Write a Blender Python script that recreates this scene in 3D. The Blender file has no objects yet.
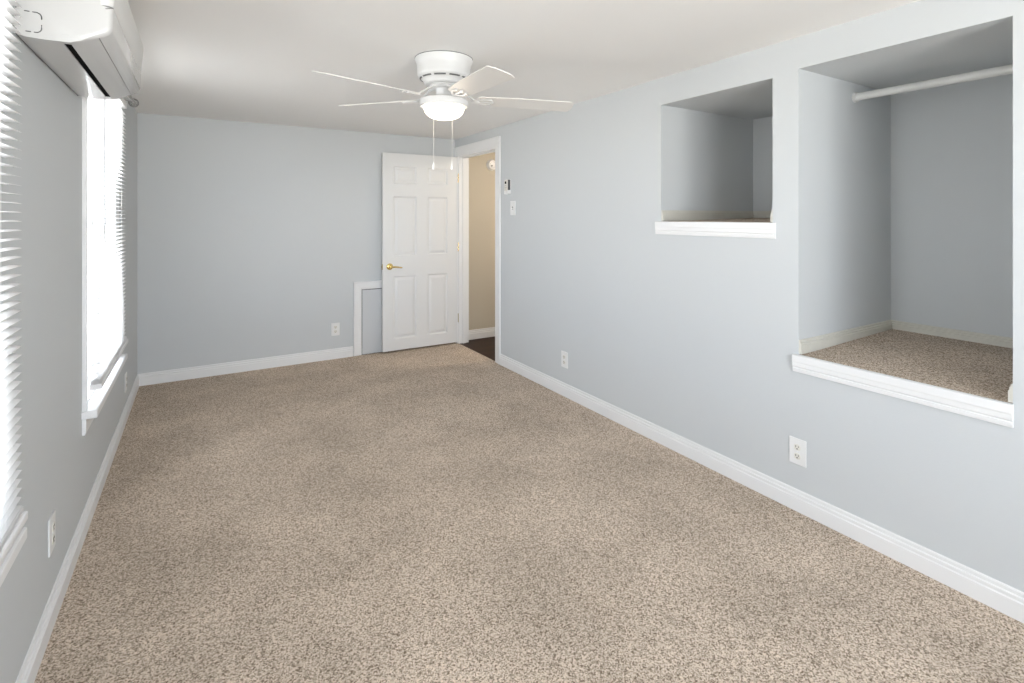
import bpy, bmesh, math, random
from mathutils import Vector, Matrix
random.seed(7)
sc = bpy.context.scene
C = bpy.context.scene.collection
PI = math.pi
R_ = math.radians

# ------------------------------------------------------------------ camera
F_PX = 514.07
cam_d = bpy.data.cameras.new('camera')
cam = bpy.data.objects.new('camera', cam_d); C.objects.link(cam)
cam.location = (0, 0, 1.37)
cam.rotation_euler = (PI / 2, 0, -0.5459)
cam_d.sensor_width = 36.0
cam_d.sensor_fit = 'HORIZONTAL'
cam_d.lens = F_PX * 36.0 / 1024.0
cam_d.shift_y = -(341.5 - 216.37) / 1024.0
cam_d.clip_start = 0.02
sc.camera = cam

# ------------------------------------------------------------------ world, exposure
world = bpy.data.worlds.new('overcast_sky'); sc.world = world
world.use_nodes = True
bg = world.node_tree.nodes['Background']
# pale cool sky above, brighter half added below the horizon to lift the ceiling
wn, wl = world.node_tree.nodes, world.node_tree.links
wtc = wn.new('ShaderNodeTexCoord'); wsx = wn.new('ShaderNodeSeparateXYZ'); wcr = wn.new('ShaderNodeValToRGB')
wmr = wn.new('ShaderNodeMapRange'); wmr.inputs['From Min'].default_value = -1.0; wmr.inputs['From Max'].default_value = 1.0
wl.new(wtc.outputs['Generated'], wsx.inputs[0]); wl.new(wsx.outputs['Z'], wmr.inputs['Value'])
wl.new(wmr.outputs['Result'], wcr.inputs['Fac']); wl.new(wcr.outputs['Color'], bg.inputs['Color'])
wcr.color_ramp.elements[0].position = 0.485; wcr.color_ramp.elements[0].color = (0.985, 0.975, 0.96, 1)
wcr.color_ramp.elements[1].position = 0.515; wcr.color_ramp.elements[1].color = (0.655, 0.715, 0.81, 1)
bg.inputs['Strength'].default_value = 16.0
sc.view_settings.view_transform = 'Standard'
sc.view_settings.look = 'None'
sc.view_settings.gamma = 1.0
sc.view_settings.use_curve_mapping = False
sc.view_settings.exposure = -0.19
sc.cycles.max_bounces = 14
sc.cycles.diffuse_bounces = 8
sc.cycles.transparent_max_bounces = 16
sc.cycles.sample_clamp_indirect = 6.0
sc.cycles.use_denoising = True

# room dimensions (metres)
XL, XR, YB, YF, ZC = -0.43, 2.383, 5.116, -1.55, 2.206
WT = 0.12

def portal(name, loc, rot, sx, sy):
    l = bpy.data.lights.new(name, 'AREA'); l.shape = 'RECTANGLE'
    l.size = sx; l.size_y = sy
    l.cycles.is_portal = True
    o = bpy.data.objects.new(name, l); C.objects.link(o)
    o.location = loc; o.rotation_euler = rot
    return o
# portals point into the room through each window opening
portal('daylight_near_window', (XL - 0.16, 1.36, 1.32), (0, -PI / 2, 0), 1.5, 0.70)
portal('daylight_far_window', (XL - 0.16, 3.35, 1.30), (0, -PI / 2, 0), 1.54, 0.88)
portal('daylight_added_rear_window', (0.75, YF - 0.16, 1.28), (PI / 2, 0, 0), 2.00, 1.75)

# ------------------------------------------------------------------ materials
def new_mat(name):
    m = bpy.data.materials.new(name); m.use_nodes = True
    nt = m.node_tree
    return m, nt, nt.nodes['Principled BSDF']

def mat(name, col, rough=0.5, metal=0.0, bump=0.0, bscale=200.0, spec=0.5, var=0.0, vscale=3.0, coat=0.0):
    m, nt, b = new_mat(name)
    b.inputs['Base Color'].default_value = (*col, 1)
    b.inputs['Roughness'].default_value = rough
    b.inputs['Metallic'].default_value = metal
    b.inputs['Specular IOR Level'].default_value = spec
    b.inputs['Coat Weight'].default_value = coat
    tc = nt.nodes.new('ShaderNodeTexCoord')
    if var:
        n = nt.nodes.new('ShaderNodeTexNoise'); n.inputs['Scale'].default_value = vscale
        n.inputs['Detail'].default_value = 3
        nt.links.new(tc.outputs['Object'], n.inputs['Vector'])
        mx = nt.nodes.new('ShaderNodeMix'); mx.data_type = 'RGBA'
        mx.inputs['A'].default_value = (*[c * (1 - var) for c in col], 1)
        mx.inputs['B'].default_value = (*[min(1, c * (1 + var)) for c in col], 1)
        nt.links.new(n.outputs['Fac'], mx.inputs['Factor'])
        nt.links.new(mx.outputs['Result'], b.inputs['Base Color'])
    if bump:
        n2 = nt.nodes.new('ShaderNodeTexNoise'); n2.inputs['Scale'].default_value = bscale
        nt.links.new(tc.outputs['Object'], n2.inputs['Vector'])
        bp = nt.nodes.new('ShaderNodeBump'); bp.inputs['Strength'].default_value = bump
        bp.inputs['Distance'].default_value = 0.001
        nt.links.new(n2.outputs['Fac'], bp.inputs['Height'])
        nt.links.new(bp.outputs['Normal'], b.inputs['Normal'])
    return m

M = {}
M['wall'] = mat('pale_grey_wall_paint', (0.580, 0.600, 0.610), 0.55, bump=0.25, bscale=160, spec=0.35, var=0.012, vscale=1.5)
M['ceil'] = mat('ceiling_paint', (0.87, 0.86, 0.845), 0.8, bump=0.3, bscale=120, spec=0.2, var=0.015, vscale=1.2)
M['hall'] = mat('beige_hall_paint', (0.58, 0.525, 0.43), 0.6, bump=0.2, bscale=160, spec=0.3)
M['trim'] = mat('white_trim_paint', (0.80, 0.80, 0.80), 0.35, bump=0.05, bscale=60, spec=0.5)
M['door'] = mat('white_door_paint', (0.74, 0.742, 0.74), 0.4, bump=0.08, bscale=90, spec=0.5)
M['old_trim'] = mat('ivory_trim_paint', (0.62, 0.60, 0.54), 0.5, bump=0.1, bscale=80, var=0.08, vscale=14)
M['panel'] = mat('hatch_panel_paint', (0.58, 0.595, 0.61), 0.5, bump=0.2, bscale=120, spec=0.35)
M['plastic'] = mat('white_plastic', (0.80, 0.80, 0.79), 0.3)
M['ac'] = mat('glossy_white_plastic', (0.60, 0.595, 0.585), 0.12, spec=0.6)
M['ac_front'] = mat('satin_white_plastic', (0.70, 0.695, 0.68), 0.4)
M['ivory'] = mat('ivory_plastic', (0.74, 0.72, 0.66), 0.35)
M['dark'] = mat('black_plastic', (0.004, 0.004, 0.004), 0.9, spec=0.05)
M['seam'] = mat('grey_seam', (0.20, 0.195, 0.19), 0.7, spec=0.2)
M['darkgrey'] = mat('dark_grey_gap_and_shade', (0.09, 0.09, 0.09), 0.5)
M['brass'] = mat('polished_brass', (0.78, 0.58, 0.22), 0.22, metal=1.0)
M['oldbrass'] = mat('aged_brass', (0.45, 0.34, 0.14), 0.35, metal=1.0)
M['steel'] = mat('brushed_nickel', (0.42, 0.41, 0.40), 0.35, metal=1.0)
M['fan'] = mat('white_enamel', (0.74, 0.74, 0.735), 0.28)
M['slot'] = mat('shaded_vent', (0.16, 0.16, 0.16), 0.7)
M['blade'] = mat('white_blade_laminate', (0.74, 0.72, 0.69), 0.4)
M['rod'] = mat('painted_rod', (0.68, 0.68, 0.66), 0.45, var=0.05, vscale=20)
M['frame'] = mat('white_vinyl_frame', (0.80, 0.80, 0.80), 0.35)
M['cord'] = mat('white_cord', (0.8, 0.8, 0.78), 0.7)
M['wand'] = mat('clear_grey_wand', (0.42, 0.42, 0.42), 0.3)

def carpet_mat():
    m, nt, b = new_mat('speckled_beige_carpet')
    N, L = nt.nodes.new, nt.links.new
    tc = N('ShaderNodeTexCoord')
    dis = N('ShaderNodeTexNoise'); dis.inputs['Scale'].default_value = 90
    L(tc.outputs['Object'], dis.inputs['Vector'])
    add = N('ShaderNodeVectorMath'); add.operation = 'MULTIPLY_ADD'
    add.inputs[1].default_value = (0.006, 0.006, 0.006)
    L(dis.outputs['Color'], add.inputs[0]); L(tc.outputs['Object'], add.inputs[2])
    v = N('ShaderNodeTexVoronoi'); v.inputs['Scale'].default_value = 250
    L(add.outputs['Vector'], v.inputs['Vector'])
    rgb = N('ShaderNodeSeparateColor'); L(v.outputs['Color'], rgb.inputs['Color'])
    n = N('ShaderNodeTexNoise'); n.inputs['Scale'].default_value = 130; n.inputs['Detail'].default_value = 2
    L(tc.outputs['Object'], n.inputs['Vector'])
    mixf = N('ShaderNodeMath'); mixf.operation = 'MULTIPLY_ADD'; mixf.inputs[1].default_value = 0.55
    nm = N('ShaderNodeMath'); nm.operation = 'MULTIPLY'; nm.inputs[1].default_value = 0.45
    L(n.outputs['Fac'], nm.inputs[0]); L(rgb.outputs['Red'], mixf.inputs[0]); L(nm.outputs[0], mixf.inputs[2])
    cr = N('ShaderNodeValToRGB')
    e = cr.color_ramp.elements
    e[0].position = 0.22; e[0].color = (0.19, 0.14, 0.10, 1)
    e[1].position = 0.74; e[1].color = (0.76, 0.645, 0.535, 1)
    a = cr.color_ramp.elements.new(0.36); a.color = (0.36, 0.29, 0.225, 1)
    a2 = cr.color_ramp.elements.new(0.50); a2.color = (0.55, 0.455, 0.37, 1)
    L(mixf.outputs[0], cr.inputs['Fac'])
    # soft trodden patches of wear
    big = N('ShaderNodeTexNoise'); big.inputs['Scale'].default_value = 2.3; big.inputs['Detail'].default_value = 3
    L(tc.outputs['Object'], big.inputs['Vector'])
    mr = N('ShaderNodeMapRange'); mr.inputs['From Min'].default_value = 0.35; mr.inputs['From Max'].default_value = 0.65
    mr.inputs['To Min'].default_value = 0.86; mr.inputs['To Max'].default_value = 1.06
    L(big.outputs['Fac'], mr.inputs['Value'])
    mul = N('ShaderNodeVectorMath'); mul.operation = 'SCALE'
    L(cr.outputs['Color'], mul.inputs[0]); L(mr.outputs['Result'], mul.inputs['Scale'])
    L(mul.outputs['Vector'], b.inputs['Base Color'])
    b.inputs['Roughness'].default_value = 1.0
    b.inputs['Specular IOR Level'].default_value = 0.05
    bp = N('ShaderNodeBump'); bp.inputs['Strength'].default_value = 0.55; bp.inputs['Distance'].default_value = 0.004
    L(v.outputs['Distance'], bp.inputs['Height']); bp.invert = True
    L(bp.outputs['Normal'], b.inputs['Normal'])
    return m
M['carpet'] = carpet_mat()

def wood_mat():
    m, nt, b = new_mat('dark_walnut_boards')
    N, L = nt.nodes.new, nt.links.new
    tc = N('ShaderNodeTexCoord'); mp = N('ShaderNodeMapping')
    mp.inputs['Scale'].default_value = (3, 30, 3)
    L(tc.outputs['Object'], mp.inputs['Vector'])
    n = N('ShaderNodeTexNoise'); n.inputs['Scale'].default_value = 2.0; n.inputs['Detail'].default_value = 6
    L(mp.outputs['Vector'], n.inputs['Vector'])
    br = N('ShaderNodeTexBrick'); br.inputs['Scale'].default_value = 1.0
    br.inputs['Brick Width'].default_value = 1.1; br.inputs['Row Height'].default_value = 0.09
    br.inputs['Mortar Size'].default_value = 0.0015
    br.inputs['Color1'].default_value = (0.055, 0.026, 0.015, 1)
    br.inputs['Color2'].default_value = (0.04, 0.019, 0.011, 1)
    br.inputs['Mortar'].default_value = (0.008, 0.005, 0.003, 1)
    L(tc.outputs['Object'], br.inputs['Vector'])
    mx = N('ShaderNodeMix'); mx.data_type = 'RGBA'; mx.blend_type = 'MULTIPLY'; mx.inputs['Factor'].default_value = 0.6
    L(br.outputs['Color'], mx.inputs['A']); L(n.outputs['Color'], mx.inputs['B'])
    L(mx.outputs['Result'], b.inputs['Base Color'])
    b.inputs['Roughness'].default_value = 0.55
    b.inputs['Specular IOR Level'].default_value = 0.25
    return m
M['wood'] = wood_mat()

def glass_mat():
    m = bpy.data.materials.new('window_glass'); m.use_nodes = True
    nt = m.node_tree; nt.nodes.clear()
    N, L = nt.nodes.new, nt.links.new
    out = N('ShaderNodeOutputMaterial'); mix = N('ShaderNodeMixShader')
    t = N('ShaderNodeBsdfTransparent'); g = N('ShaderNodeBsdfGlossy'); fr = N('ShaderNodeFresnel')
    g.inputs['Roughness'].default_value = 0.02; fr.inputs['IOR'].default_value = 1.45
    t.inputs['Color'].default_value = (0.97, 0.98, 0.98, 1)
    fm = N('ShaderNodeMath'); fm.operation = 'MULTIPLY'; fm.inputs[1].default_value = 0.3
    L(fr.outputs[0], fm.inputs[0]); L(fm.outputs[0], mix.inputs[0]); L(t.outputs[0], mix.inputs[1]); L(g.outputs[0], mix.inputs[2])
    L(mix.outputs[0], out.inputs['Surface'])
    return m
M['glass'] = glass_mat()

def slat_mat():
    m = bpy.data.materials.new('white_blind_vinyl'); m.use_nodes = True
    nt = m.node_tree; nt.nodes.clear()
    N, L = nt.nodes.new, nt.links.new
    out = N('ShaderNodeOutputMaterial'); mix = N('ShaderNodeMixShader'); mix.inputs[0].default_value = 0.38
    p = N('ShaderNodeBsdfPrincipled'); p.inputs['Base Color'].default_value = (0.90, 0.90, 0.90, 1)
    p.inputs['Roughness'].default_value = 0.4
    t = N('ShaderNodeBsdfTranslucent'); t.inputs['Color'].default_value = (0.90, 0.90, 0.90, 1)
    L(p.outputs[0], mix.inputs[1]); L(t.outputs[0], mix.inputs[2]); L(mix.outputs[0], out.inputs['Surface'])
    return m
M['slat'] = slat_mat()

def glow_mat(name, col, strength):
    m, nt, b = new_mat(name)
    b.inputs['Base Color'].default_value = (0.9, 0.9, 0.88, 1)
    b.inputs['Roughness'].default_value = 0.3
    b.inputs['Emission Color'].default_value = (*col, 1)
    b.inputs['Emission Strength'].default_value = strength
    return m
M['bowl'] = glow_mat('lit_frosted_glass', (1.0, 0.82, 0.62), 9.0)
M['hall_glow'] = glow_mat('lit_hall_globe', (1.0, 0.90, 0.78), 120.0)

# ------------------------------------------------------------------ mesh helpers
class MB:
    def __init__(s): s.bm = bmesh.new()
    def box(s, x0, x1, y0, y1, z0, z1, mx=None):
        vs = [s.bm.verts.new(v) for v in
              [(x0,y0,z0),(x1,y0,z0),(x1,y1,z0),(x0,y1,z0),(x0,y0,z1),(x1,y0,z1),(x1,y1,z1),(x0,y1,z1)]]
        for f in ((3,2,1,0),(4,5,6,7),(0,1,5,4),(1,2,6,5),(2,3,7,6),(3,0,4,7)):
            s.bm.faces.new([vs[i] for i in f])
        if mx is not None: bmesh.ops.transform(s.bm, matrix=mx, verts=vs)
        return vs
    def extrude(s, profile, fa, fb, cap=True):
        """profile: list of 2-D points; fa/fb map a point to the 3-D start / end ring"""
        a = [s.bm.verts.new(fa(*q)) for q in profile]; b = [s.bm.verts.new(fb(*q)) for q in profile]
        n = len(profile)
        for i in range(n):
            s.bm.faces.new([a[i], a[(i+1) % n], b[(i+1) % n], b[i]])
        if cap:
            s.bm.faces.new(a[::-1]); s.bm.faces.new(b)
        return a + b
    def lathe(s, prof, n=48, c=(0,0,0), axis='Z', mx=None, cap=True):
        rings = []; allv = []
        for r, z in prof:
            ring = []
            if r < 1e-6:
                v = s.bm.verts.new((0,0,z)); ring = [v]; allv.append(v)
            else:
                for i in range(n):
                    a = 2*PI*i/n
                    v = s.bm.verts.new((r*math.cos(a), r*math.sin(a), z)); ring.append(v); allv.append(v)
            rings.append(ring)
        for p, q in zip(rings, rings[1:]):
            if len(p) == 1 and len(q) == 1: continue
            for i in range(n):
                j = (i+1) % n
                if len(p) == 1: s.bm.faces.new([p[0], q[j], q[i]])
                elif len(q) == 1: s.bm.faces.new([p[i], p[j], q[0]])
                else: s.bm.faces.new([p[i], p[j], q[j], q[i]])
        if cap:
            for rg in (rings[0], rings[-1]):
                if len(rg) > 1: s.bm.faces.new(rg)
        m = Matrix.Translation(c)
        if axis == 'Y': m = m @ Matrix.Rotation(PI/2, 4, 'X')       # +z -> -y
        if axis == 'X': m = m @ Matrix.Rotation(PI/2, 4, 'Y')       # +z -> +x
        if mx is not None: m = mx @ m
        bmesh.ops.transform(s.bm, matrix=m, verts=allv)
        return allv
    def tube(s, pts, r, n=10, flat=None):
        """tube through pts; r number or list; flat=(wx, wz) squashes"""
        pts = [Vector(p) for p in pts]; rings = []
        up = Vector((0,0,1))
        for i, p in enumerate(pts):
            t = (pts[min(i+1, len(pts)-1)] - pts[max(i-1, 0)]).normalized()
            a = t.cross(up)
            if a.length < 1e-4: a = t.cross(Vector((1,0,0)))
            a.normalize(); b = a.cross(t).normalized()
            rr = r[i] if isinstance(r, (list, tuple)) else r
            fa, fb = flat if flat else (1, 1)
            rings.append([s.bm.verts.new(p + a*rr*fa*math.cos(2*PI*k/n) + b*rr*fb*math.sin(2*PI*k/n)) for k in range(n)])
        for p, q in zip(rings, rings[1:]):
            for k in range(n):
                s.bm.faces.new([p[k], p[(k+1) % n], q[(k+1) % n], q[k]])
        s.bm.faces.new(rings[0][::-1]); s.bm.faces.new(rings[-1])
    def build(s, name, m, parent=None, bevel=0.0, smooth=0, seg=2):
        bmesh.ops.recalc_face_normals(s.bm, faces=s.bm.faces)
        me = bpy.data.meshes.new(name); s.bm.to_mesh(me); s.bm.free()
        me.materials.append(m)
        if smooth:
            for p in me.polygons: p.use_smooth = True
            me.set_sharp_from_angle(angle=R_(smooth))
        o = bpy.data.objects.new(name, me); C.objects.link(o)
        if parent is not None: o.parent = parent
        if bevel:
            b = o.modifiers.new('bevel', 'BEVEL'); b.width = bevel; b.segments = seg
            b.limit_method = 'ANGLE'; b.angle_limit = R_(40)
        return o

def tag(o, label, cat, group=None, kind=None):
    o['label'] = label; o['category'] = cat
    if group: o['group'] = group
    if kind: o['kind'] = kind
    return o
def struct(o, label=None):
    o['kind'] = 'structure'
    if label: o['label'] = label
    return o
def thing(name, label, cat, loc=(0,0,0), rotz=0, group=None):
    o = bpy.data.objects.new(name, None); C.objects.link(o); o.empty_display_size = 0.05
    o.location = loc; o.rotation_euler = (0,0,rotz)
    return tag(o, label, cat, group)
def copy_tree(o, parent=None):
    c = o.copy(); C.objects.link(c)
    if parent is not None: c.parent = parent
    for ch in list(o.children): copy_tree(ch, c)
    return c

def grid_wall(mb, us, zs, holes, put):
    """cells of a wall between breakpoints, leaving the holes (u0,u1,z0,z1) open"""
    for u0, u1 in zip(us, us[1:]):
        col = []
        for z0, z1 in zip(zs, zs[1:]):
            uc, zc = (u0+u1)/2, (z0+z1)/2
            if not any(h[0] < uc < h[1] and h[2] < zc < h[3] for h in holes): col.append([z0, z1])
        out = []
        for z0, z1 in col:
            if out and abs(out[-1][1]-z0) < 1e-6: out[-1][1] = z1
            else: out.append([z0, z1])
        for z0, z1 in out: put(u0, u1, z0, z1)

# ------------------------------------------------------------------ room shell
# niche and opening measures
N1 = (1.480, 2.187, 1.34, 2.043)      # upper niche  y0 y1 z0 z1
N2 = (0.615, 1.353, 0.727, 2.058)     # closet niche
DO = (4.212, 5.040, 0.0, 2.025)       # doorway in right wall
NB = 3.291                            # niche back
W1 = (1.05, 1.675, 0.60, 2.05)         # near window opening (y, z) in left wall
W2 = (2.905, 3.80, 0.525, 2.07)       # far window opening
W3 = (-0.20, 1.70, 0.45, 2.10)         # added rear window opening (x, z)

mb = MB(); mb.box(XL-WT, XR+0.005, YF-WT, YB+WT, -0.10, 0.0)
struct(mb.build('floor', M['carpet']), 'speckled beige carpeted floor')
mb = MB(); mb.box(XL-WT, 3.85, YF-WT, YB+0.2, ZC, ZC+0.1)
struct(mb.build('ceiling', M['ceil']), 'off-white ceiling')

mb = MB()
grid_wall(mb, [YF-WT, N2[0], N2[1], N1[0], N1[1], DO[0], DO[1], YB+WT], [0, N2[2], N1[2], DO[3], N1[3], N2[3], ZC],
          [N1, N2, DO], lambda a, b, c, d: mb.box(XR, XR+WT, a, b, c, d))
bmesh.ops.remove_doubles(mb.bm, verts=mb.bm.verts, dist=1e-5)
struct(mb.build('wall_right', M['wall']))
mb = MB(); mb.box(XL-WT, XR, YB, YB+WT, 0, ZC); struct(mb.build('wall_back', M['wall']))
mb = MB()
grid_wall(mb, [YF-WT, W1[0], W1[1], W2[0], W2[1], YB], [0, W2[2], W1[2], W1[3], W2[3], ZC],
          [W1, W2], lambda a, b, c, d: mb.box(XL-WT, XL, a, b, c, d))
bmesh.ops.remove_doubles(mb.bm, verts=mb.bm.verts, dist=1e-5)
struct(mb.build('wall_left', M['wall']))
mb = MB()
grid_wall(mb, [XL, W3[0], W3[1], XR], [0, W3[2], W3[3], ZC], [W3], lambda a, b, c, d: mb.box(a, b, YF-WT, YF, c, d))
struct(mb.build('wall_front', M['wall']))

# recesses: each a shell behind the wall
def niche(y0, y1, z0, z1, nm):
    t = 0.045; x0 = XR+WT
    m = MB()
    m.box(x0, NB+t, y1, y1+t, z0-0.03, z1+t)
    m.box(x0, NB+t, y0-t, y0, z0-0.03, z1+t)
    m.box(NB, NB+t, y0, y1, z0-0.03, z1+t)
    m.box(x0, NB, y0, y1, z1, z1+t)
    m.box(x0, NB, y0, y1, z0-0.06, z0-0.03)
    struct(m.build(nm, M['wall']))
niche(*N1, 'wall_upper_recess')
niche(*N2, 'wall_closet_recess')
mb = MB(); vs = mb.box(XR+0.003, NB-0.002, N1[0]+0.002, N1[1]-0.002, N1[2]-0.02, 1.340)
for v in vs[4:]:
    if v.co.x > 3: v.co.z = 1.360
struct(mb.build('floor_upper_recess', M['carpet']), 'carpeted bottom of the small upper recess')
mb = MB(); vs = mb.box(XR+0.003, NB-0.002, N2[0]+0.002, N2[1]-0.002, N2[2]-0.02, 0.7275)
for v in vs[4:]:
    if v.co.x > 3: v.co.z = 0.747
struct(mb.build('floor_closet_recess', M['carpet']), 'carpeted bottom of the closet recess')

# unseen slabs added outside, above the windows, to block sky light
mb = MB(); mb.box(XL-WT-0.75, XL-WT, YF-0.9, YB+WT, ZC+0.02, ZC+0.10); struct(mb.build('light_blocker_left', M['trim']))
mb = MB(); mb.box(XL-WT, XR+WT, YF-WT-0.75, YF-WT, ZC+0.02, ZC+0.10); struct(mb.build('light_blocker_rear', M['trim']))

# ------------------------------------------------------------------ skirting
def base_prof(h, t=0.014):
    return [(0,0),(t,0),(t,0.62*h),(0.72*t,0.66*h),(0.72*t,0.74*h),(0.86*t,0.76*h),(0.80*t,0.80*h),(0.46*t,0.83*h),(0.50*t,0.95*h),(0.30*t,h),(0,h)]
def baseboard(name, p0, p1, nrm, z=0, h=0.098, t=0.014, m=None, m0=0, m1=0):
    """p0,p1 on the wall; nrm into the room; m0/m1 mitre factors at the ends"""
    d = Vector((p1[0]-p0[0], p1[1]-p0[1], 0)).normalized(); nv = Vector((*nrm, 0))
    P0 = Vector((*p0, z)); P1 = Vector((*p1, z))
    mb = MB()
    mb.extrude(base_prof(h, t), lambda a, b: P0 + nv*a + Vector((0,0,b)) + d*a*m0,
               lambda a, b: P1 + nv*a + Vector((0,0,b)) - d*a*m1)
    return struct(mb.build(name, m or M['trim']))
baseboard('baseboard_left', (XL, YF), (XL, YB), (1, 0), m0=1, m1=1)
baseboard('baseboard_back', (XL, YB), (1.282, YB), (0, -1), m0=1, m1=0)
baseboard('baseboard_back_behind_door', (1.955, YB), (XR, YB), (0, -1))
baseboard('baseboard_right', (XR, YF), (XR, 4.122), (-1, 0), m0=1, m1=0)
baseboard('baseboard_front', (XL, YF), (XR, YF), (0, 1), m0=1, m1=1)
for nm, (y0, y1, z0, z1), zf in (('upper_recess', N1, 1.343), ('closet_recess', N2, 0.730)):
    kw = dict(z=zf, h=0.064, t=0.013, m=M['old_trim'])
    baseboard('baseboard_'+nm+'_left', (XR+0.002, y1), (NB, y1), (0, -1), m0=0, m1=1, **kw)
    baseboard('baseboard_'+nm+'_back', (NB, y0), (NB, y1), (-1, 0), m0=1, m1=1, **kw)
    baseboard('baseboard_'+nm+'_right', (XR+0.002, y0), (NB, y0), (0, 1), m0=0, m1=1, **kw)

# apron strips under the two recess openings (moulded like a casing)
def lip(name, y0, y1, z0, z1, label):
    h = z1-z0; t = 0.017
    prof = [(0,0),(0.6*t,0),(0.7*t,0.10*h),(0.75*t,0.22*h),(0.62*t,0.26*h),(0.85*t,0.34*h),(0.9*t,0.55*h),(t,0.62*h),(t,0.96*h),(0.85*t,h),(0,h)]
    mb = MB()
    mb.extrude(prof, lambda a, b: Vector((XR-a, y0, z0+b)), lambda a, b: Vector((XR-a, y1, z0+b)))
    struct(mb.build(name, M['trim']), label)
lip('trim_3', 1.462, 2.222, 1.262, 1.3395, 'moulded white strip below the upper recess')
lip('trim_4', 0.612, 1.374, 0.647, 0.7265, 'moulded white strip below the closet recess')

# ------------------------------------------------------------------ closet rod
t = thing('closet_rod', 'white hanging rod across the top of the tall recess', 'closet rod', (2.895, N2[1], 1.985))
mb = MB(); mb.lathe([(0.0195, 0), (0.0195, N2[1]-N2[0])], 24, axis='Y'); mb.build('rod', M['rod'], t, smooth=50)
for yy in (0, -(N2[1]-N2[0])):
    mb = MB(); s = -1 if yy == 0 else 1
    ys = sorted((yy, yy + s*0.012))
    # open U socket
    mb.lathe([(0.0200,0),(0.027,0),(0.027,0.012),(0.0200,0.012)], 28, c=(0, ys[1], 0), axis='Y', cap=False)
    mb.lathe([(0.0265,0),(0.0265,0.003)], 28, c=(0, yy if yy == 0 else yy+0.003, 0), axis='Y')
    mb.build('rod_socket', M['rod'], t, smooth=40)

# ------------------------------------------------------------------ doorway: casing, jamb
def casing_prof(w, t):
    return [(0,0),(w,0),(w,t),(0.86*w,t),(0.80*w,0.86*t),(0.30*w,0.70*t),(0.16*w,0.62*t),(0.10*w,0.5*t),(0,0.42*t)]
mb = MB()
cw, ct = 0.096, 0.017
# near leg: inner edge at DO[0]
ytop = DO[3]+0.0
prof = casing_prof(cw, ct)
mb.extrude(prof, lambda a, b: Vector((XR-b, DO[0]+0.006-a, 0)), lambda a, b: Vector((XR-b, DO[0]+0.006-a, DO[3]-0.006+a)))
mb.extrude(prof, lambda a, b: Vector((XR-b, DO[0]+0.006-a, DO[3]-0.006+a)), lambda a, b: Vector((XR-b, YB-0.001, DO[3]-0.006+a)))
mb.box(XR-ct*0.8, XR, DO[1]-0.004, YB-0.001, 0, DO[3]-0.006)
# jamb lining + stops (stops stand behind the open leaf's rebate)
j = 0.018
mb.box(XR, XR+WT+0.004, DO[0]-0.0, DO[0]+j, 0, DO[3])
mb.box(XR, XR+WT-0.002, DO[1]-j, DO[1], 0, DO[3])
mb.box(XR, XR+WT+0.004, DO[0]+j, DO[1]-j, DO[3]-j, DO[3])
mb.box(XR+0.042, XR+0.075, DO[0]+j, DO[0]+j+0.010, 0, DO[3]-j)
mb.box(XR+0.042, XR+0.075, DO[1]-j-0.010, DO[1]-j, 0, DO[3]-j)
mb.box(XR+0.042, XR+0.075, DO[0]+j, DO[1]-j, DO[3]-j-0.010, DO[3]-j)
struct(mb.build('trim_1', M['trim'], bevel=0.0015), 'white door casing and jamb at the open doorway')

# ------------------------------------------------------------------ six-panel door, opened flat along the back wall
DX0, DX1, DZ0, DZ1 = 1.558, 2.380, 0.018, 2.008
DYF, DYT = 5.042, 0.035                         # face towards room, thickness
panels = [(0.110,0.355,1.695,1.870),(0.475,0.700,1.695,1.872),
          (0.110,0.355,0.965,1.566),(0.475,0.700,0.965,1.566),
          (0.110,0.355,0.125,0.760),(0.475,0.700,0.125,0.760)]
def panel_face(bm, xs, zs, holes, ysurf, sgn):
    """flat face with moulded raised panels; sgn = outward direction along y"""
    def v(x, z, d): return bm.verts.new((x, ysurf - sgn*d, z))
    for x0, x1 in zip(xs, xs[1:]):
        for z0, z1 in zip(zs, zs[1:]):
            h = next((h for h in holes if h[0] <= (x0+x1)/2 <= h[1] and h[2] <= (z0+z1)/2 <= h[3]), None)
            if h is None:
                bm.faces.new([v(x0,z0,0), v(x1,z0,0), v(x1,z1,0), v(x0,z1,0)])
            elif abs(h[0]-x0) < 1e-6 and abs(h[2]-z0) < 1e-6:
                rings = []
                for ins, dep in ((0,0),(0.003,0.003),(0.009,0.0105),(0.015,0.012),(0.020,0.0115),(0.040,0.003),(0.043,0.0022)):
                    rings.append([v(h[0]+ins,h[2]+ins,dep), v(h[1]-ins,h[2]+ins,dep), v(h[1]-ins,h[3]-ins,dep), v(h[0]+ins,h[3]-ins,dep)])
                for p, q in zip(rings, rings[1:]):
                    for k in range(4): bm.faces.new([p[k], p[(k+1)%4], q[(k+1)%4], q[k]])
                bm.faces.new(rings[-1])
door = thing('door_1', 'white six-panel door standing open against the back wall', 'door', (DX1, DYF+DYT, DZ0))
del door['category']; struct(door)
w = DX1-DX0
hl = [(a, b, c-DZ0, d-DZ0) for a, b, c, d in panels]
xs = sorted({0, w} | {h[0] for h in hl} | {h[1] for h in hl})
zs = sorted({0, DZ1-DZ0, 0.113, 0.748, 0.953, 1.554, 1.683, 1.858})
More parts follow.
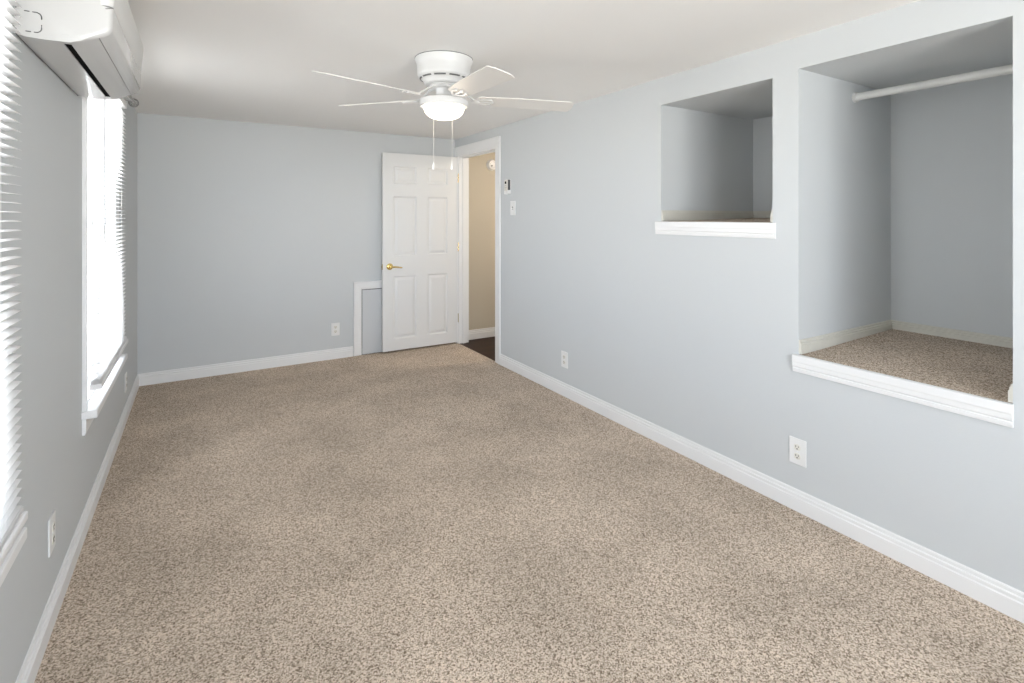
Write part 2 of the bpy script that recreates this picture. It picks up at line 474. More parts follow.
# simplified so both columns share rows
hl = [(h[0], h[1], *zz) for h in hl[:2] for zz in ((0.113,0.748),(0.953,1.554),(1.683,1.858))]
mb = MB()
panel_face(mb.bm, xs, zs, hl, 0, -1)
panel_face(mb.bm, xs, zs, hl, DYT, 1)
for q in ([(0,0,0),(0,DYT,0),(0,DYT,zs[-1]),(0,0,zs[-1])], [(w,0,0),(w,DYT,0),(w,DYT,zs[-1]),(w,0,zs[-1])],
          [(0,0,0),(w,0,0),(w,DYT,0),(0,DYT,0)], [(0,0,zs[-1]),(w,0,zs[-1]),(w,DYT,zs[-1]),(0,DYT,zs[-1])]):
    mb.bm.faces.new([mb.bm.verts.new(p) for p in q])
bmesh.ops.remove_doubles(mb.bm, verts=mb.bm.verts, dist=1e-5)
leaf = mb.build('door_leaf', M['door'], door)
leaf.location = (-w, -DYT, 0)
# lever handle + rose, latch plate
hz = 0.865 - DZ0
hd = MB(); hd.lathe([(0.0,0.013),(0.018,0.013),(0.028,0.009),(0.033,0.003),(0.033,0)], 32, axis='Y')
hh = hd.build('door_handle', M['brass'], door, smooth=40); hh.location = (-w+0.070, -DYT, hz)
lv = MB(); lv.lathe([(0.0105,0),(0.0105,0.045),(0.013,0.048),(0.013,0.055),(0.0,0.057)], 20, axis='Y')
lv.tube([(0,-0.050,0),(0.03,-0.052,0),(0.07,-0.050,-0.004),(0.105,-0.048,-0.010),(0.115,-0.046,-0.012)], [0.009,0.0085,0.0075,0.007,0.004], 12, flat=(0.7,1))
lv.build('lever', M['brass'], hh, smooth=50)
lp = MB(); lp.box(-0.0015, 0, -0.013, 0.013, -0.028, 0.028); lp.lathe([(0.0, -0.010),(0.006,-0.009),(0.008,0)], 12, axis='X')
lo = lp.build('latch_plate', M['oldbrass'], door, bevel=0.0005); lo.location = (-w, -DYT/2, hz)
for hzz in (1.783, 1.040, 0.277):
    hm = MB()
    hm.lathe([(0.0,-0.049),(0.004,-0.047),(0.0065,-0.045),(0.0065,0.045),(0.004,0.047),(0.0,0.049)], 14, c=(0.0,0,0))
    hm.box(-0.002, 0.0005, 0.002, 0.030, -0.044, 0.044)
    ho = hm.build('hinge', M['oldbrass'] if hzz < 1 else M['brass'], door, smooth=40); ho.location = (0.003, -DYT-0.004, hzz-DZ0)

# ------------------------------------------------------------------ little access hatch low on the back wall
mb = MB(); w2, t2 = 0.078, 0.016
prof = casing_prof(w2, t2)
xa, xb, zt = 1.367, 1.875, 0.648
mb.extrude(prof, lambda a, b: Vector((xa-a, YB-b, 0)), lambda a, b: Vector((xa-a, YB-b, zt+a)))
mb.extrude(prof, lambda a, b: Vector((xa-a, YB-b, zt+a)), lambda a, b: Vector((xb+a, YB-b, zt+a)))
mb.extrude(prof, lambda a, b: Vector((xb+a, YB-b, 0)), lambda a, b: Vector((xb+a, YB-b, zt+a)))
mb.box(xa, xb, YB-0.002, YB, 0, zt)
struct(mb.build('trim_2', M['trim'], bevel=0.001), 'white casing around the low access hatch')
gap = MB(); gap.box(xa, xb, YB-0.0035, YB-0.0022, 0.001, zt)
door2 = thing('door_2', 'low grey painted access panel partly behind the open door', 'door', (xa, YB-0.0035, 0.0))
del door2['category']; struct(door2)
mb = MB(); mb.box(0.0055, xb-xa-0.006, -0.010, -0.0005, 0.006, zt-0.007)
mb.build('hatch_panel', M['panel'], door2, bevel=0.001)
g = gap.build('shadow_gap_backing', M['darkgrey'], None)
g.parent = door2; g.matrix_parent_inverse = Matrix.Translation((-xa, -(YB-0.0035), 0))

# ------------------------------------------------------------------ hall beyond the doorway
HX0, HX1, HY0, HY1 = XR+WT, 3.75, 3.25, 5.130
mb = MB(); mb.box(XR+0.005, HX1+0.1, HY0-0.1, HY1+0.1, -0.10, -0.002)
struct(mb.build('floor_hall', M['wood']), 'dark wood hall floor')
mb = MB()
mb.box(HX0, HX1+0.1, HY1, HY1+0.1, 0, ZC)
mb.box(HX1, HX1+0.1, HY0, HY1, 0, ZC)
mb.box(HX0, HX1+0.1, HY0-0.1, HY0, 0, ZC)
struct(mb.build('wall_hall', M['hall']), 'warm beige hall walls')
baseboard('baseboard_hall', (HX0+0.004, HY1), (HX1, HY1), (0, -1), m0=0, m1=1, h=0.105, t=0.015)
# hall ceiling light (source of the warm light on the hall wall)
t = thing('hall_light', 'round lit ceiling light in the hall beyond the doorway', 'ceiling light', (3.30, 4.05, ZC))
mb = MB(); mb.lathe([(0.14,0),(0.14,-0.02),(0.125,-0.028),(0,-0.028)], 40); mb.build('base', M['fan'], t, smooth=40)
mb = MB(); mb.lathe([(0.12,-0.0285),(0.115,-0.05),(0.09,-0.075),(0.05,-0.09),(0,-0.095)], 40); mb.build('shade', M['hall_glow'], t, smooth=60)
# smoke alarm on the hall wall
t = thing('smoke_alarm', 'round white smoke alarm high on the beige hall wall', 'smoke alarm', (2.840, HY1, 1.955))
mb = MB(); mb.lathe([(0.064,0),(0.064,0.010),(0.058,0.014),(0.056,0.030),(0.050,0.038),(0.030,0.041),(0,0.041)], 40, axis='Y')
mb.build('cover', M['plastic'], t, smooth=30)
mb = MB(); mb.lathe([(0.009,0.040),(0.009,0.0435),(0,0.044)], 16, c=(-0.015,0,-0.012), axis='Y'); mb.build('test_button', M['darkgrey'], t, smooth=40)
mb = MB()
for k in range(10):
    a = 2*PI*k/10
    mb.box(-0.0065, 0.0065, -0.0405, -0.0385, 0.031, 0.035, Matrix.Rotation(a, 4, 'Y'))
mb.build('vents', M['darkgrey'], t)

# ------------------------------------------------------------------ wall plates
def make_outlet():
    t = thing('wall_outlet', 'x', 'outlet', group='white duplex wall outlets')
    mb = MB(); mb.box(-0.040, 0.040, -0.006, 0, -0.061, 0.061); mb.build('cover_plate', M['plastic'], t, bevel=0.003)
    for s in (1, -1):
        r = MB()
        pts = []
        for k in range(24):
            a = 2*PI*k/24
            pts.append((max(-0.0145, min(0.0145, 0.0175*math.cos(a))), 0.0175*math.sin(a)*0.82))
        r.extrude(pts, lambda a, b: Vector((a, -0.005, b+s*0.0205)), lambda a, b: Vector((a, -0.0085, b+s*0.0205)))
        ro = r.build('receptacle', M['ivory'], t, bevel=0.0006)
        q = MB(); z = s*0.0205
        q.box(-0.0070, -0.0050, -0.0092, -0.0080, z-0.001, z+0.008)
        q.box(0.0050, 0.0070, -0.0092, -0.0080, z+0.000, z+0.007)
        q.lathe([(0.0027,0),(0.0027,0.0012)], 12, c=(0,-0.0080,z-0.007), axis='Y')
        q.build('slots', M['dark'], ro)
    sc_ = MB(); sc_.lathe([(0.003,0.0055),(0.003,0.0068),(0,0.0072)], 12, axis='Y'); sc_.build('screw', M['plastic'], t, smooth=40)
    return t
proto = make_outlet()
spots = [((XR, 1.355, 0.275), -PI/2, 'white duplex outlet on the right wall below the closet recess'),
         ((XR, 3.145, 0.277), -PI/2, 'white duplex outlet on the right wall toward the doorway'),
         ((1.117, YB, 0.283), 0, 'white duplex outlet on the back wall beside the hatch'),
         ((XL, 2.290, 0.300), PI/2, 'white duplex outlet on the left wall between the two windows'),
         ((XL, 4.325, 0.250), PI/2, 'white duplex outlet on the left wall past the far window')]
for i, (loc, rz, lab) in enumerate(spots):
    o = proto if i == 0 else copy_tree(proto)
    o.location = loc; o.rotation_euler = (0, 0, rz); o['label'] = lab

t = thing('light_switch', 'white toggle light switch on the right wall below the remote', 'light switch', (XR, 3.903, 1.443), -PI/2)
mb = MB(); mb.box(-0.041, 0.041, -0.006, 0, -0.062, 0.062); mb.build('cover_plate', M['plastic'], t, bevel=0.003)
mb = MB(); mb.box(-0.0065, 0.0065, -0.0068, -0.0055, -0.013, 0.013); mb.build('toggle_slot_shadow', M['darkgrey'], t)  # slot drawn larger and dark to include the toggle's shadow
mb = MB(); mb.box(-0.0045, 0.0045, -0.020, -0.002, -0.004, 0.005, Matrix.Rotation(R_(25), 4, 'X')); mb.build('toggle', M['plastic'], t, bevel=0.001)
for s in (1, -1):
    mb = MB(); mb.lathe([(0.003,0.0055),(0.003,0.0068),(0,0.0072)], 12, c=(0,0,s*0.030), axis='Y'); mb.build('screw', M['plastic'], t, smooth=40)

t = thing('remote_holder', 'small white cradle on the right wall beside the doorway', 'remote holder', (XR, 3.972, 1.635), -PI/2)
mb = MB(); mb.box(-0.030, 0.030, -0.005, 0, -0.062, 0.066)
mb.box(-0.030, 0.030, -0.037, -0.034, -0.064, -0.040); mb.box(-0.030, -0.027, -0.034, -0.005, -0.062, -0.030); mb.box(0.027, 0.030, -0.034, -0.005, -0.062, -0.030)
mb.box(-0.030, 0.030, -0.034, 0, -0.066, -0.063)
mb.build('cradle', M['plastic'], t, bevel=0.001)
mb = MB(); mb.box(-0.028, 0.028, -0.0215, -0.0052, -0.028, 0.063); mb.build('side_shade', M['darkgrey'], t)  # dark block standing in for shade beside the remote
t = thing('remote_control', 'slim ivory remote control standing in the wall cradle', 'remote control', (XR, 3.980, 1.640), -PI/2)
def rrect(w, h, r, n=5):
    out = []
    for cx, cy, a0 in ((w/2-r, h/2-r, 0), (-w/2+r, h/2-r, PI/2), (-w/2+r, -h/2+r, PI), (w/2-r, -h/2+r, 3*PI/2)):
        for k in range(n+1):
            a = a0 + k*PI/2/n; out.append((cx+r*math.cos(a), cy+r*math.sin(a)))
    return out
mb = MB(); mb.extrude(rrect(0.046, 0.120, 0.014), lambda a, b: Vector((a, -0.0220, b)), lambda a, b: Vector((a, -0.0330, b+0.0)))
mb.build('body', M['ivory'], t, bevel=0.0015)
mb = MB(); mb.box(-0.013, 0.013, -0.0337, -0.0327, 0.022, 0.044); mb.build('display', M['dark'], t)
for bx, bz in ((-0.009, 0.006), (0.009, 0.006), (-0.009, -0.010), (0.009, -0.010), (0.0, -0.024)):
    mb = MB(); mb.lathe([(0.0048,0.0325),(0.0048,0.0342),(0.003,0.0347),(0,0.0347)], 14, c=(bx,0,bz), axis='Y'); mb.build('button', M['steel'], t, smooth=40)

# ------------------------------------------------------------------ ceiling fan
FX, FY = 1.113, 2.530
fan = thing('ceiling_fan', 'white flush-mount ceiling fan with a lit dome and pull chains', 'ceiling fan', (FX, FY, ZC))
Z = lambda z: z-ZC
mb = MB()
mb.lathe([(0.0,Z(2.206)),(0.150,Z(2.206)),(0.1525,Z(2.2025)),(0.1525,Z(2.196)),(0.1475,Z(2.184)),(0.1425,Z(2.172)),(0.1410,Z(2.160)),(0.1405,Z(2.125)),(0.1410,Z(2.122)),
          (0.1395,Z(2.112)),(0.1330,Z(2.103)),(0.1120,Z(2.091)),(0.1080,Z(2.085)),(0.1050,Z(2.072)),(0.0970,Z(2.066)),(0.0,Z(2.066))], 72)
mb.build('motor_housing', M['fan'], fan, smooth=35)
mb = MB(); mb.lathe([(0.1535,Z(2.2059)),(0.1535,Z(2.2035)),(0.1515,Z(2.2030)),(0.1515,Z(2.2059))], 72, cap=False); mb.build('ceiling_gap_ring', M['darkgrey'], fan)  # dark ring along the gap between housing and ceiling
# row of slots cut round the lower shoulder
mb = MB()
for k in range(10):
    a0 = 2*PI*k/10 + 0.12
    inner, outer = [], []
    for q in range(9):
        a = a0 + q*0.48/8
        for lst, rr, zz in ((inner, 0.1215, 2.0966), (outer, 0.1285, 2.1006)):
            lst.append((rr*math.cos(a), rr*math.sin(a), Z(zz)))
    vi = [mb.bm.verts.new(p) for p in inner]; vo = [mb.bm.verts.new(p) for p in outer]
    vi2 = [mb.bm.verts.new((p[0], p[1], p[2]+0.006)) for p in inner]; vo2 = [mb.bm.verts.new((p[0], p[1], p[2]+0.006)) for p in outer]
    for q in range(8):
        mb.bm.faces.new([vi[q], vi[q+1], vo[q+1], vo[q]]); mb.bm.faces.new([vi2[q], vo2[q], vo2[q+1], vi2[q+1]])
        mb.bm.faces.new([vi[q], vi2[q], vi2[q+1], vi[q+1]]); mb.bm.faces.new([vo[q], vo[q+1], vo2[q+1], vo2[q]])
    mb.bm.faces.new([vi[0], vo[0], vo2[0], vi2[0]]); mb.bm.faces.new([vi[-1], vi2[-1], vo2[-1], vo[-1]])
bmesh.ops.translate(mb.bm, verts=mb.bm.verts, vec=(0, 0, -0.0026))
mb.build('vent_slots', M['slot'], fan)
mb = MB()
mb.lathe([(0.0,Z(2.0659)),(0.075,Z(2.0659)),(0.078,Z(2.058)),(0.070,Z(2.050)),(0.046,Z(2.046)),(0.042,Z(2.040)),(0.042,Z(2.010)),(0.048,Z(2.002)),(0.0,Z(2.002))], 48)
mb.build('rotor_hub', M['fan'], fan, smooth=35)
mb = MB()
mb.lathe([(0.0,Z(2.0019)),(0.060,Z(2.0019)),(0.112,Z(1.993)),(0.1265,Z(1.986)),(0.1290,Z(1.978)),(0.1280,Z(1.955)),(0.1240,Z(1.951)),(0.1110,Z(1.950)),(0.0,Z(1.950))], 64)
mb.build('light_fitter', M['fan'], fan, smooth=35)
mb = MB()
pr = [(0.1060,Z(1.9499)),(0.1080,Z(1.944)),(0.1050,Z(1.938))]
for k in range(1, 13):
    a = k/12*PI/2
    pr.append((0.1035*math.cos(a)**0.85 if k < 12 else 0.0, Z(1.938-0.053*math.sin(a))))
mb.lathe(pr, 64, cap=True)
mb.build('glass_bowl', M['bowl'], fan, smooth=60)
TX, TY = -0.015, 0.044                           # the rotor hangs a touch out of true
PITCH = 0.225; ZB = 1.998
for k in (0, 1, 2, 4):                            # one arm carries no blade and is not there in the photograph
    a = -2.895 + R_(72)*k
    shear = Matrix(((1,0,0,0),(0,1,0,0),(TX,TY,1,0),(0,0,0,1)))
    base = shear @ Matrix.Rotation(a, 4, 'Z')
    tilt = Matrix.Rotation(-PITCH, 4, 'X')
    # arm
    am = MB()
    pts = []
    za = Z(ZB)
    for u in range(13):
        s = u/12; r = 0.062 + 0.128*s
        e = 3*s*s-2*s**3
        pts.append((r, 0, Z(2.050)*(1-e) + (za-0.007)*e))
    am.tube(pts, [0.010]*3+[0.009]*7+[0.010]*3, 10, flat=(1.15, 0.55))
    arm_pts_mx = base
    # forked plate under the blade
    for sgn in (1, -1):
        f = [(0.150,0,0),(0.172,sgn*0.016,0),(0.195,sgn*0.028,0),(0.222,sgn*0.032,0),(0.248,sgn*0.026,0)]
        vs0 = len(am.bm.verts)
        q = [tilt @ Vector((x, y, -0.0065)) + Vector((0,0,za)) for x, y, z in f]
        am.tube(q, 0.0065, 8, flat=(1.2, 0.6))
    q = [tilt @ Vector((x, 0, -0.0065)) + Vector((0,0,za)) for x in (0.178, 0.26)]
    am.tube(q, 0.0065, 8, flat=(1.3, 0.6))
    for x, y in ((0.248, 0.026), (0.248, -0.026), (0.258, 0)):
        v = am.lathe([(0.008,-0.0105),(0.008,-0.003)], 14)
        bmesh.ops.transform(am.bm, matrix=Matrix.Translation((0,0,za)) @ tilt @ Matrix.Translation((x,y,0)), verts=v)
    bmesh.ops.transform(am.bm, matrix=base, verts=am.bm.verts)
    am.build('blade_arm', M['fan'], fan, smooth=50)
    # blade outline
    bl = MB()
    r0, r1, w0, w1 = 0.178, 0.698, 0.050, 0.066
    out = [(r0, -w0+0.012), (r0+0.010, -w0), (r0+0.10, -0.058), (r1-0.30, -0.064), (r1-0.012, -w1), (r1-0.002, -w1+0.010)]
    for u in range(1, 8):
        y = -w1+0.010 + u*(2*w1-0.020)/8; out.append((r1-0.002 + 0.010*(1-(y/w1)**2), y))
    out += [(r1-0.002, w1-0.010), (r1-0.012, w1), (r1-0.30, 0.064), (r0+0.10, 0.058), (r0+0.010, w0), (r0, w0-0.012)]
    bl.extrude(out, lambda p, q: Vector((p, q, -0.0025)), lambda p, q: Vector((p, q, 0.0025)))
    bmesh.ops.transform(bl.bm, matrix=base @ Matrix.Translation((0,0,za)) @ tilt, verts=bl.bm.verts)
    bl.build('fan_blade', M['blade'], fan, bevel=0.001)
cr_, sr_ = math.cos(0.5459), math.sin(0.5459)
for s, zlow in ((-1, 1.630), (1, 1.630)):
    cx_, cy_ = cr_*(0.0515*s-0.022) + sr_*0.118, -sr_*(0.0515*s-0.022) + cr_*0.118
    ch = MB(); n = 60; z0, z1 = Z(zlow)+0.045, Z(1.985)
    ch.tube([(cx_, cy_, z0), (cx_, cy_, z1)], 0.0007, 6)
    for k in range(n):
        zz = z0 + (z1-z0)*k/n
        ch.lathe([(0,-0.0014),(0.0013,-0.0007),(0.0013,0.0007),(0,0.0014)], 6, c=(cx_, cy_, zz))
    co = ch.build('pull_chain', M['rod'], fan, smooth=50)
    kn = MB(); kn.lathe([(0.0,0.046),(0.0028,0.045),(0.0032,0.034),(0.0060,0.020),(0.0085,0.006),(0.0075,0.001),(0,0)], 18, c=(cx_, cy_, Z(zlow)))
    kn.build('pull_knob', M['fan'], co, smooth=50)

# ------------------------------------------------------------------ windows in the left wall
def window(idx, y0, y1, z0, z1, stool_far, stool_near, cas_lo, cas_hi, stool_top, label):
    """opening y0..y1; casing outer edges cas_lo..cas_hi; stool from stool_near to stool_far"""
    t = thing('window_%d' % idx, label, 'window', (XL, (y0+y1)/2, z0)); del t['category']; struct(t)
    O = Vector((XL, (y0+y1)/2, z0))
    def put(mb, name, m, parent=t, bevel=0.0):
        bmesh.ops.translate(mb.bm, verts=mb.bm.verts, vec=-O)
        return mb.build(name, m, parent, bevel=bevel)
    mb = MB(); j = 0.018
    mb.box(XL-WT, XL, y0, y0+j, z0, z1); mb.box(XL-WT, XL, y1-j, y1, z0, z1); mb.box(XL-WT, XL, y0+j, y1-j, z1-j, z1); mb.box(XL-WT, XL, y0+j, y1-j, z0, z0+j)
    put(mb, 'window_frame', M['frame'])
    zm = (z0+z1)/2
    for (a, b, x) in ((z0+j, zm+0.02, XL-0.060), (zm-0.02, z1-j, XL-0.095)):
        mb = MB(); s = 0.04; th = 0.028
        mb.box(x-th, x, y0+j, y0+j+s, a, b); mb.box(x-th, x, y1-j-s, y1-j, a, b)
        mb.box(x-th, x, y0+j+s, y1-j-s, a, a+s); mb.box(x-th, x, y0+j+s, y1-j-s, b-s, b)
        so = put(mb, 'sash', M['frame'], bevel=0.002)
        mb = MB(); mb.box(x-th/2-0.002, x-th/2+0.002, y0+j+s, y1-j-s, a+s, b-s); put(mb, 'pane', M['glass'], so)
    mb = MB(); ct = 0.016
    prof = casing_prof(y0-cas_lo+0.004, ct)
    mb.extrude(prof, lambda a, b: Vector((XL+b, y0+0.004-a, stool_top)), lambda a, b: Vector((XL+b, y0+0.004-a, z1-0.004+a)))
    prof2 = casing_prof(cas_hi-y1+0.004, ct)
    mb.extrude(prof2, lambda a, b: Vector((XL+b, y1-0.004+a, stool_top)), lambda a, b: Vector((XL+b, y1-0.004+a, z1-0.004+a)))
    mb.box(XL, XL+ct, cas_lo+0.004, cas_hi-0.004, z1-0.004, min(z1+0.066, ZC-0.01))
    put(mb, 'casing', M['trim'], bevel=0.0008)
    mb = MB(); mb.box(XL-0.056, -0.376, stool_near, stool_far, stool_top-0.034, stool_top); put(mb, 'sill', M['trim'], bevel=0.006)
    mb = MB(); h = 0.070
    mb.extrude([(0,0),(0.010,0),(0.014,0.15*h),(0.014,h),(0,h)], lambda a, b: Vector((XL+a, cas_lo, stool_top-0.034-h+b)), lambda a, b: Vector((XL+a, cas_hi, stool_top-0.034-h+b)))
    put(mb, 'apron', M['trim'])
    return t
window(1, W1[0], W1[1], W1[2], W1[3], 1.768, 0.91, 0.98, 1.722, 0.580, 'near left window behind a lowered white blind')
window(2, W2[0], W2[1], W2[2], W2[3], 3.905, 2.820, 2.832, 3.872, 0.535, 'far left window behind a lowered white blind')
# unseen window added behind the camera as the main daylight source
t = thing('window_3', 'wide unseen window added behind the camera for daylight', 'window', (0.75, YF, W3[2])); del t['category']; struct(t)
x0, x1, z0, z1 = W3; mb = MB(); O = Vector((0.75, YF, W3[2]))
mb.box(x0, x0+0.02, YF-WT, YF, z0, z1); mb.box(x1-0.02, x1, YF-WT, YF, z0, z1); mb.box(x0+0.02, x1-0.02, YF-WT, YF, z1-0.02, z1); mb.box(x0+0.02, x1-0.02, YF-WT, YF, z0, z0+0.02)
mb.box(0.73, 0.77, YF-0.10, YF-0.06, z0+0.02, z1-0.02)
bmesh.ops.translate(mb.bm, verts=mb.bm.verts, vec=-O); mb.build('window_frame', M['frame'], t)
mb = MB(); mb.box(x0-0.07, x0, YF, YF+0.016, z0-0.07, z1+0.07); mb.box(x1, x1+0.07, YF, YF+0.016, z0-0.07, z1+0.07)
mb.box(x0, x1, YF, YF+0.016, z1, z1+0.07); mb.box(x0, x1, YF, YF+0.016, z0-0.07, z0)
bmesh.ops.translate(mb.bm, verts=mb.bm.verts, vec=-O); mb.build('casing', M['trim'], t)  # casing of the added rear window
mb = MB(); mb.box(x0+0.02, 0.73, YF-0.082, YF-0.078, z0+0.02, z1-0.02); mb.box(0.77, x1-0.02, YF-0.082, YF-0.078, z0+0.02, z1-0.02)
bmesh.ops.translate(mb.bm, verts=mb.bm.verts, vec=-O); mb.build('pane', M['glass'], t)

# ------------------------------------------------------------------ venetian blinds
def blind(y0, y1, zrail, ztop, label, wand_y, xr0=-0.410, xr1=-0.380, tilt=R_(-4)):
    xc = (xr0+xr1)/2; hw = (xr1-xr0)/2
    O = Vector((xc, (y0+y1)/2, zrail-0.014))
    t = thing('window_blind', label, 'blind', O, group='white venetian blinds on the left wall')
    L = (y1-y0)/2; top = ztop-O.z
    mb = MB(); mb.box(-hw, hw+0.004, -L, L, top-0.036, top); mb.build('head_rail', M['frame'], t, bevel=0.003)
    # slats
    pitch = 0.0222; n = int((top-0.04-0.034)/pitch)
    mb = MB()
    for i in range(n):
        z = 0.034 + i*pitch
        up, dn = [], []
        for q in range(5):
            u = -1 + q/2
            x = u*hw; zz = z + 0.0022*(1-u*u) + math.sin(tilt)*x
            up.append((x, zz)); dn.append((x, zz-0.0004))
        mb.extrude(up + dn[::-1], lambda a, b: Vector((a, -L, b)), lambda a, b: Vector((a, L, b)))
    for i in range(4):                           # spare slats resting on the rail
        z = 0.0165 + i*0.0042
        mb.extrude([(-hw-0.002, z), (hw+0.003, z), (hw+0.003, z+0.0012), (0, z+0.0026), (-hw-0.002, z+0.0012)], lambda a, b: Vector((a, -L, b)), lambda a, b: Vector((a, L, b)))
    mb.build('slats', M['slat'], t, smooth=40)
    mb = MB(); mb.extrude(rrect(2*hw+0.014, 0.024, 0.005, 3), lambda a, b: Vector((a+0.003, -L-0.004, b+0.003)), lambda a, b: Vector((a+0.003, L+0.006, b+0.003)))
    mb.build('bottom_rail', M['frame'], t, smooth=40)
    mb = MB()
    for s in (-0.52, 0.52):
        for x in (-hw-0.0012, hw+0.0012):
            mb.tube([(x, s*L, 0.010), (x, s*L, top-0.03)], 0.0007, 5)
    mb.build('ladder_cords', M['cord'], t)
    if wand_y is not None:
        mb = MB(); yy = wand_y-O.y
        mb.tube([(hw+0.008, yy, 1.250-O.z), (hw+0.008, yy, top-0.02)], 0.0032, 8)
        mb.build('tilt_wand', M['wand'], t, smooth=50)
    return t
blind(0.97, 1.735, 0.628, 2.12, 'white venetian blind over the nearest left window, closest to the camera', None)
blind(2.895, 3.865, 0.628, 2.055, 'white venetian blind over the far window beyond the air conditioner', 2.985)

# ------------------------------------------------------------------ curtain rod with wire ball finial
t = thing('curtain_rod', 'thin metal curtain rod with a wire ball finial above the far window', 'curtain rod', (-0.362, 3.425, 2.098))
mb = MB(); mb.lathe([(0.008, -0.62), (0.008, 0.62)], 16, axis='Y'); mb.build('rod', M['steel'], t, smooth=50)
for y in (-0.50, 0.52):
    mb = MB(); mb.box(XL+0.362, XL+0.362+0.006, y-0.012, y+0.012, -0.04, 0.025); mb.box(XL+0.362, 0.004, y-0.005, y+0.005, -0.014, -0.006)
    mb.build('rod_bracket', M['steel'], t, bevel=0.001)
for s in (1, -1):
    cy = s*(0.62+0.031); mb = MB()
    rr = 0.027
    for k in range(5):
        a = PI*k/5; ring = []
        for q in range(25):
            b = 2*PI*q/24
            ring.append((rr*math.sin(b)*math.cos(a), cy + rr*math.cos(b), rr*math.sin(b)*math.sin(a)))
        mb.tube(ring, 0.0018, 6)
    for h in (-0.5, 0.0, 0.5):
        r2 = rr*math.sqrt(1-h*h)
        mb.tube([(r2*math.cos(2*PI*q/24), cy+h*rr, r2*math.sin(2*PI*q/24)) for q in range(25)], 0.0018, 6)
    mb.lathe([(0.012,-0.005),(0.012,0.005)], 14, c=(0, s*0.62, 0), axis='Y')
    mb.build('finial', M['steel'], t, smooth=60)

# ------------------------------------------------------------------ wall-mounted air conditioner
AY0, AY1 = 1.890, 2.730
ac = thing('air_conditioner', 'white wall-mounted split air conditioner between the left windows', 'air conditioner', (XL, (AY0+AY1)/2, 1.86))
O = Vector((XL, (AY0+AY1)/2, 1.86))
def acput(mb, name, m, parent=ac, **k):
    bmesh.ops.translate(mb.bm, verts=mb.bm.verts, vec=-O); return mb.build(name, m, parent, **k)
under = [(-0.429,1.866),(-0.405,1.8615),(-0.367,1.8600),(-0.331,1.8610)]
slotx = (-0.331, -0.314)
prof = [(-0.429,2.150)] + [(-0.429,1.868),(-0.424,1.8645),(-0.405,1.8615),(-0.367,1.8600),(-0.331,1.8612),(-0.331,1.882),(-0.314,1.882),(-0.314,1.8620),
        (-0.290,1.8700),(-0.262,1.8830),(-0.248,1.8890),(-0.236,1.8950),(-0.227,1.9020),(-0.221,1.9110),(-0.2185,1.9210),(-0.2175,1.9600),(-0.2165,1.9795),(-0.2295,1.9800),(-0.2295,2.1245),(-0.2705,2.1245),(-0.2705,2.150)]
prof_front = [(-0.2290,1.9830),(-0.2175,1.9830),(-0.2160,1.9850),(-0.2110,2.0400),(-0.2075,2.0850),(-0.2085,2.1020),(-0.214,2.1220),(-0.228,2.1380),(-0.250,2.1480),(-0.2700,2.150),(-0.2700,2.1250),(-0.2290,2.1250)]
def ac_shell(pf):
    mb = MB(); rings = []
    for y, ins in ((AY0, 0.016), (AY0+0.001, 0.011), (AY0+0.004, 0.006), (AY0+0.009, 0.002), (AY0+0.016, 0.0), (AY1-0.008, 0.0), (AY1-0.002, 0.002), (AY1, 0.006)):
        ring = []
        for a, b in pf:
            wgt = max(0.0, min(1.0, (a+0.30)/0.07)); wgt = wgt*wgt*(3-2*wgt)
            ring.append(mb.bm.verts.new((a-ins*wgt, y, b + ins*0.35*wgt*max(0.0, min(1.0, (1.93-b)/0.04)))))
        rings.append(ring)
    for p, q in zip(rings, rings[1:]):
        for k in range(len(pf)): mb.bm.faces.new([p[k], p[(k+1) % len(pf)], q[(k+1) % len(pf)], q[k]])
    mb.bm.faces.new(rings[0]); mb.bm.faces.new(rings[-1])
    return mb
acput(ac_shell(prof), 'body', M['ac'], smooth=32)
acput(ac_shell(prof_front), 'front_panel', M['ac_front'], smooth=32)
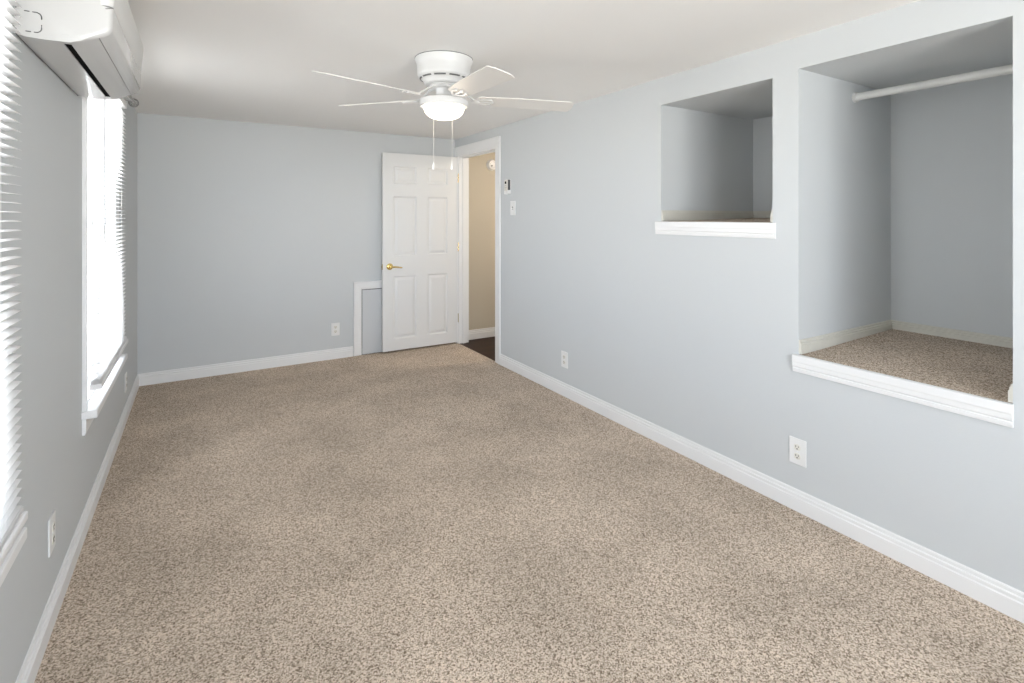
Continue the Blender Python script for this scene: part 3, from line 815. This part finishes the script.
# end caps close the slot short of both ends
for a, b in ((AY0-0.0, AY0+0.022), (AY1-0.050, AY1)):
    mb = MB(); mb.box(slotx[0], slotx[1], a+0.0002, b, 1.8613, 1.8818)
    acput(mb, 'slot_end', M['ac'])
mb = MB(); mb.box(slotx[0]+0.0002, slotx[1]-0.0002, AY0+0.022, AY1-0.050, 1.8640, 1.8815); acput(mb, 'air_slot', M['dark'])
# seam lines: louver flap edge below and panel joint on the front and near end
mb = MB(); mb.box(-0.2500, -0.2492, AY0+0.012, AY1-0.006, 1.8865, 1.8888)
acput(mb, 'seams', M['seam'])
mb = MB()
P = [(-0.2340,AY0+0.0002,1.9735),(-0.2300,AY0+0.0008,1.9745),(-0.2250,AY0+0.0032,1.9770),(-0.2205,AY0+0.0075,1.9800),(-0.2180,AY0+0.013,1.9820)]
mb.tube(P, 0.0015, 6)
acput(mb, 'side_seam', M['seam'])
# dashed pipe knock-out moulded on the near end
def dash(mb, pts):
    mb.tube([(x, AY0-0.0006, z) for x, z in pts], 0.0014, 6)
mb = MB()
rr = 0.012; xk0, xk1, zk0, zk1 = -0.4265, -0.3735, 1.8765, 1.9315
def arc(cx, cz, a0, a1): return [(cx+rr*math.cos(R_(a0+(a1-a0)*i/6)), cz+rr*math.sin(R_(a0+(a1-a0)*i/6))) for i in range(7)]
dash(mb, [(-0.4095,zk1),(-0.3985,zk1)])
dash(mb, [(-0.3925,zk1)] + arc(xk1-rr, zk1-rr, 90, 0) + [(xk1, zk1-rr-0.006)])
dash(mb, [(xk1, 1.8985)] + arc(xk1-rr, zk0+rr, 0, -90) + [(-0.3895, zk0)])
dash(mb, [(-0.3955,zk0),(-0.4065,zk0)])
for zz in (1.8700, 1.8920, 1.9140, 1.9360): dash(mb, [(-0.4262, zz), (-0.4262, zz+0.011)])
acput(mb, 'knockout_marks', M['darkgrey'])
mb = MB(); mb.tube([(-0.424+0.0, AY0, 1.8655)] + [(-0.4275, AY0+0.84*k/12, 1.8652+0.0012*math.sin(k*1.3)) for k in range(1, 13)], 0.0014, 6)
acput(mb, 'back_shadow_line', M['darkgrey'])  # dark line modelled as the shadow between unit and wall
